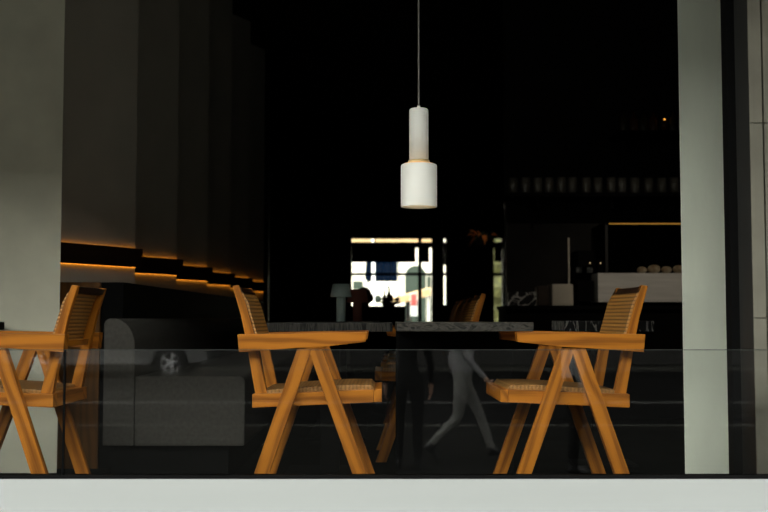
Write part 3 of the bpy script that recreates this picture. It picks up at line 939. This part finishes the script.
# white lamp pole with globe
p = at(373.5, 305, 23.0)
pl = thing('street_pole', 'white pole with a small disc standing outside the far window', 'pole', (p.x, 23.0, -.1))
MB().lathe([(0, 0), (.07, 0), (.045, .05), (.036, .06), (.036, 2.9), (0, 2.9)], n=16).build('pole', M['white'], pl)
d = at(378, 299, 23.0)
MB().lathe([(0, -.012), (.085, -.012), (.085, .012), (0, .012)], (d.x - p.x, 0, d.z + .1), 24, Matrix.Rotation(PI / 2, 3, 'X')).build('disc', M['sage'], pl)
MB().tube([(0, 0, d.z + .1), (d.x - p.x, 0, d.z + .1)], .01).build('arm', M['white'], pl)
# tan parasol/awning edge
q0, q1 = at(392, 299, 27), at(431, 288.5, 27)
ta = thing('canopy', 'tan sloping canopy edge outside, in front of the arched green panel', 'canopy', (q0.x, 27, -.1))
dx, za, zb_ = q1.x - q0.x, q0.z + .1, q1.z + .1
th = .17
MB().hexa([(0, 0, za - th), (dx, 0, zb_ - th), (dx, .5, zb_ - th + .05), (0, .5, za - th + .05),
           (0, 0, za), (dx, 0, zb_), (dx, .5, zb_ + .05), (0, .5, za + .05)]).build('valance', M['tan'], ta)
for x, z in ((.05, za), (dx - .05, zb_)):
    MB().tube([(x, .25, 0), (x, .25, z - th)], .02).build('post', M['white'], ta)
# pink poster on a stand
q0, q1 = at(410.3, 316, 26), at(417.4, 293.5, 26)
po = thing('poster_stand', 'pink and white poster on a stand outside under the tan canopy', 'poster', ((q0.x + q1.x) / 2, 26, -.1))
w = (q1.x - q0.x) / 2
zl, zm, zh = q0.z + .1, (q0.z * .55 + q1.z * .45) + .1, q1.z + .1
MB().box((-w, 0, zl), (w, .02, zh)).build('board', M['white'], po)
MB().box((-w + .01, -.003, zm), (w - .01, 0, zh - .01)).build('print', M['pink'], po)
for s in (-1, 1):
    MB().tube([(s * (w - .02), .01, 0), (s * (w - .02), .01, zl)], .012).build('leg', M['gasket'], po)

# ------------------------------------------------------------------ in front of the restaurant: the street the glass mirrors
VY = lambda py: -(1.6 * F / (py - 318) - 2 * GY)       # where the street lies that the glass shows at row py
yk = VY(425)
struct(MB().box((-45, yk, STREET - .3), (45, -3.45, STREET)).build('pavement_front', M['paving']))
struct(MB().box((-45, -3.45, STREET - .3), (45, 3.40, STREET)).build('pavement_near', M['paving_pale']))
struct(MB().box((-45, -27.5, STREET - .4), (45, yk - .15, STREET - .1)).build('road', M['asphalt']))
struct(MB().box((-45, yk - .15, STREET - .3), (45, yk, STREET + .005)).build('kerb', M['kerb']))
struct(MB().box((-45, -27.8, STREET - .3), (45, -27.5, STREET + .02)).build('kerb_far', M['kerb']))
struct(MB().box((-45, -34, STREET - .4), (45, -27.8, STREET)).build('pavement_far', M['paving']))
yl = VY(397)
struct(MB().box((-45, yl - .12, STREET - .1), (45, yl + .12, STREET - .096)).build('trim_3', M['lane']))
BH = 16.5
struct(MB().box((-60, -44, STREET), (60, -30, STREET + BH)).build('wall_opposite', M['stucco']))

# parked car
cw = Vector((-213 / F * 30, -(30 - 2 * GY), STREET - .1))
car = thing('car', 'dark grey parked car reflected in the low glass over the grey banquette', 'car', (cw.x - 1.35 * 1.36, cw.y - 1.7 * 1.36, STREET - .1))
car.scale = (1.36, 1.36, 1.36)
prof = [(-2.1, .32), (-2.15, .6), (-2.05, .92), (-1.7, 1.0), (-1.2, 1.42), (.3, 1.46), (1.05, 1.0), (1.95, .86), (2.12, .6), (2.1, .32)]


def wheelcut(prof):
    out = list(prof)
    for cx in (1.35, -1.35):
        out += [(cx + .37 * math.cos(t), .31 + .37 * math.sin(t)) for t in [PI * k / 10 for k in range(11)]]
    return out


MB().prism(wheelcut(prof), .0, 1.7, (1, 0, 0), .03).build('body', M['carpaint'], car)
MB().prism([(-1.15, 1.02), (-.98, 1.36), (-.3, 1.38), (-.3, 1.02)], -.004, 1.704).build('window', M['carglass'], car)
MB().prism([(-.22, 1.02), (-.22, 1.38), (.26, 1.39), (.8, 1.03)], -.004, 1.704).build('window', M['carglass'], car)
MB().box((-.95, 1.7, .30), (.95, 1.715, .44)).build('side_trim', M['sill'], car)
MB().box((-2.08, 1.7, .36), (-1.75, 1.715, .48)).build('side_trim', M['sill'], car)
MB().box((-1.0, .02, .28), (1.0, 1.68, .36)).build('underbody', M['gasket'], car)
for cx in (-1.35, 1.35):
    for yy, s in ((.0, 1), (1.7, -1)):
        ax = Matrix.Rotation(PI / 2, 3, 'X')
        wh = MB().lathe([(.21, -.1), (.31, -.1), (.33, -.07), (.33, .07), (.31, .1), (.21, .1), (.21, -.1)], (cx, yy + s * .1, .33), 36, ax).build('wheel', M['rubber'], car)
        m = MB().lathe([(.19, -.07), (.215, -.08), (.215, .08), (.19, .07), (.19, -.07)], (cx, yy + s * .1, .33), 36, ax)
        for k in range(5):
            a = 2 * PI * k / 5
            m.tube([(cx, yy + s * .03, .33), (cx + .2 * math.cos(a), yy + s * .03, .33 + .2 * math.sin(a))], [.03, .022])
        m.lathe([(0, -.03), (.045, -.03), (.045, .03), (0, .03)], (cx, yy + s * .03, .33), 16, ax)
        m.build('rim', M['rim'], wh)


# people on the pavement
def person(label, loc, rz, joints_pose, top, trousers, hairmat, group=None):
    t = thing('person', label, 'person', loc, rz, group)
    V, E, RD = [], [], []

    def ad(p, r, par=None):
        V.append(p); RD.append(r if isinstance(r, tuple) else (r, r))
        if par is not None:
            E.append((par, len(V) - 1))
        return len(V) - 1
    P = joints_pose
    pel = ad((0, 0, .95), (.14, .11))
    wa = ad((.0, 0, 1.10), (.125, .095), pel)
    chv = ad((.01, 0, 1.27), (.15, .11), wa)
    sh_ = ad((.0, 0, 1.41), (.12, .085), chv)
    nk = ad((.015, 0, 1.50), .052, sh_)
    hd0 = ad((.03, 0, 1.575), (.068, .07), nk)
    hd1 = ad((.035, 0, 1.65), (.088, .08), hd0)
    hd2 = ad((.03, 0, 1.715), (.06, .058), hd1)
    ad((.13, 0, 1.60), .012, hd0)
    for s in (-1, 1):
        hip, kn, an, heel, toe = P['leg'][0 if s < 0 else 1]
        h = ad((hip[0], s * .095, hip[1]), .098, pel)
        mid = ad(((hip[0] + kn[0]) / 2, s * .1, (hip[1] + kn[1]) / 2), .083, h)
        k = ad((kn[0], s * .1, kn[1]), .062, mid)
        cf = ad((kn[0] * .6 + an[0] * .4, s * .1, kn[1] * .6 + an[1] * .4), .06, k)
        a = ad((an[0], s * .1, an[1]), .042, cf)
        ad((heel[0], s * .1, heel[1]), .036, a)
        b_ = ad(((an[0] + toe[0]) / 2, s * .1, (an[1] * .35 + toe[1] * .65)), (.042, .036), a)
        ad((toe[0], s * .1, toe[1]), (.036, .026), b_)
        el, wr = P['arm'][0 if s < 0 else 1]
        so = ad((0, s * .17, 1.40), .062, sh_)
        e = ad((el[0], s * .235, el[1]), .043, so)
        w_ = ad((wr[0], s * .245, wr[1]), .028, e)
        dv = Vector((wr[0] - el[0], 0, wr[1] - el[1])).normalized()
        pr = Vector((-dv.z, 0, dv.x))
        if pr.x < 0:
            pr = -pr
        wp = Vector((wr[0], s * .245, wr[1]))
        pm = wp + dv * .055
        pa = ad(tuple(pm), (.034, .018), w_)
        for q, L in ((-.026, .062), (-.009, .075), (.009, .08), (.026, .072)):
            f0 = ad(tuple(pm + dv * .035 + pr * q), .010, pa)
            f1 = ad(tuple(pm + dv * (.035 + L * .55) + pr * q + Vector((0, -s * .008, 0))), .009, f0)
            ad(tuple(pm + dv * (.035 + L) + pr * q + Vector((0, -s * .026, 0))), .008, f1)
        t0 = ad(tuple(wp + dv * .03 + pr * .036), .012, pa)
        ad(tuple(wp + dv * .075 + pr * .06), .009, t0)
    me = bpy.data.meshes.new('body')
    me.from_pydata(V, E, [])
    o = bpy.data.objects.new('body', me)
    col.objects.link(o)
    sk = o.modifiers.new('Skin', 'SKIN')
    sk.use_smooth_shade = True
    o.modifiers.new('Sub', 'SUBSURF').levels = 1
    for i, r in enumerate(RD):
        me.skin_vertices[0].data[i].radius = r
        me.skin_vertices[0].data[i].use_root = (i == 0)
    dg = bpy.context.evaluated_depsgraph_get()
    ev = bpy.data.meshes.new_from_object(o.evaluated_get(dg))
    o.modifiers.clear()
    o.data = ev
    ev.materials.clear()
    for mm in (M['skin'], top, trousers, M['shoe']):
        ev.materials.append(mm)
    wr = [Vector((P['arm'][k][1][0], (-1, 1)[k] * .245, P['arm'][k][1][1])) for k in (0, 1)]
    for f in ev.polygons:
        c = f.center
        i = 1
        onarm = abs(c.y) > .19 and c.z > .6
        if c.z > 1.475:
            i = 0
        elif onarm:
            dmin = min((c - wr[k]).dot(Vector((P['arm'][k][1][0] - P['arm'][k][0][0], 0, P['arm'][k][1][1] - P['arm'][k][0][1])).normalized())
                       for k in (0, 1) if (wr[k].y > 0) == (c.y > 0))
            i = 0 if dmin > -.02 else 1
        elif c.z < 1.0:
            i = 2
        if not onarm:
            for leg in P['leg']:
                an, heel, toe = leg[2], leg[3], leg[4]
                if c.z < an[1] + .015 and min(an[0], heel[0], toe[0]) - .06 < c.x < max(an[0], heel[0], toe[0]) + .08:
                    i = 3
        f.material_index = i
        f.use_smooth = True
    o.parent = t
    MB().ball((.012, 0, 1.675), .098, 3, (1.0, .9, .98)).build('hair', hairmat, t)
    for s in (-1, 1):
        MB().ball((.112, s * .032, 1.645), .012, 2).build('eye', M['eye'], t)
        MB().ball((.03, s * .088, 1.63), .026, 2, (.7, .35, 1.1)).build('ear', M['skin'], t)
    MB().ball((.112, 0, 1.572), .016, 2, (.5, 1.3, .35)).build('mouth', M['maroon'], t)
    return t


walk = {'leg': [((.01, .90), (.20, .52), (.33, .13), (.30, .045), (.47, .06)),
                ((-.01, .90), (-.06, .50), (-.36, .20), (-.43, .15), (-.27, .035))],
        'arm': [((-.12, 1.13), (-.05, .89)), ((.06, 1.13), (.25, .92))]}
stand = {'leg': [((.0, .90), (.03, .50), (.0, .09), (-.05, .037), (.15, .03)),
                 ((.0, .90), (.01, .50), (-.03, .09), (-.08, .037), (.12, .03))],
         'arm': [((-.05, 1.13), (.03, .88)), ((-.03, 1.13), (.06, .88))]}
vd = 12.0
pyy = -(vd - 2 * GY)
person('person striding in grey trousers and pale top, mirrored in the glass under the marble table', ((462 - 384) / F * vd, pyy, STREET), 0, walk, M['shirt_pale'], M['trouser_grey'], M['hair'])
person('person standing upright in black clothes, mirrored in the low glass beside the striding person', ((408 - 384) / F * 11.4, -(11.4 - 2 * GY), STREET), -PI / 2, stand, M['cloth_black'], M['cloth_black'], M['hair'])
person('person in a pale top and black trousers, mirrored over the chair by the column', ((572 - 384) / F * 11.0, -(11.0 - 2 * GY), STREET), 0, stand, M['shirt_pale'], M['cloth_black'], M['hair'])

# ------------------------------------------------------------------ light
w = bpy.data.worlds.new('sky')
scene.world = w
w.use_nodes = True
nt = w.node_tree
bg = nt.nodes['Background']
tc = nt.nodes.new('ShaderNodeTexCoord')
sp_ = nt.nodes.new('ShaderNodeSeparateXYZ')
nt.links.new(tc.outputs['Generated'], sp_.inputs[0])
rp = nt.nodes.new('ShaderNodeValToRGB')
rp.color_ramp.elements[0].position = 0.0; rp.color_ramp.elements[0].color = (0.36, 0.36, 0.33, 1)
rp.color_ramp.elements[1].position = 1.0; rp.color_ramp.elements[1].color = (0.98, 1.0, 0.95, 1)
nt.links.new(sp_.outputs['Z'], rp.inputs[0])
lf = nt.nodes.new('ShaderNodeMapRange')        # the clouds are brighter over the left end of the street
lf.inputs['From Min'].default_value = -0.8; lf.inputs['From Max'].default_value = 0.8
lf.inputs['To Min'].default_value = 1.45; lf.inputs['To Max'].default_value = 0.55
nt.links.new(sp_.outputs['X'], lf.inputs['Value'])
vm = nt.nodes.new('ShaderNodeVectorMath'); vm.operation = 'SCALE'
nt.links.new(rp.outputs[0], vm.inputs[0]); nt.links.new(lf.outputs[0], vm.inputs['Scale'])
nt.links.new(vm.outputs[0], bg.inputs['Color'])
bg.inputs['Strength'].default_value = 9.2
sd = bpy.data.lights.new('sun', 'SUN')
sd.energy = 5.0
sd.angle = math.radians(1)
sd.color = (1.0, 0.95, 0.85)
so = bpy.data.objects.new('sun', sd)
col.objects.link(so)
so.rotation_euler = (math.radians(90 - 19), 0, 0)      # shines along +y, downwards, from behind the opposite building
so.location = (0, -50, 40)

# ------------------------------------------------------------------ camera
cd = bpy.data.cameras.new('camera')
cam = bpy.data.objects.new('camera', cd)
col.objects.link(cam)
cam.location = (0, 0, CAMZ)
cam.rotation_euler = (PI / 2 + TH, 0, 0)
cd.sensor_width = 36
cd.lens = 50
cd.clip_start = .05
cd.clip_end = 300
cd.dof.use_dof = True
cd.dof.focus_distance = 4.15
cd.dof.aperture_fstop = 3.5
scene.camera = cam
scene.view_settings.view_transform = 'Standard'
scene.view_settings.look = 'None'
scene.view_settings.gamma = 1
scene.view_settings.exposure = 0.0
try:
    scene.cycles.use_denoising = True
    scene.cycles.denoiser = 'OPENIMAGEDENOISE'
    scene.cycles.max_bounces = 8
    scene.cycles.transparent_max_bounces = 16
    scene.cycles.sample_clamp_indirect = 4
except Exception:
    pass
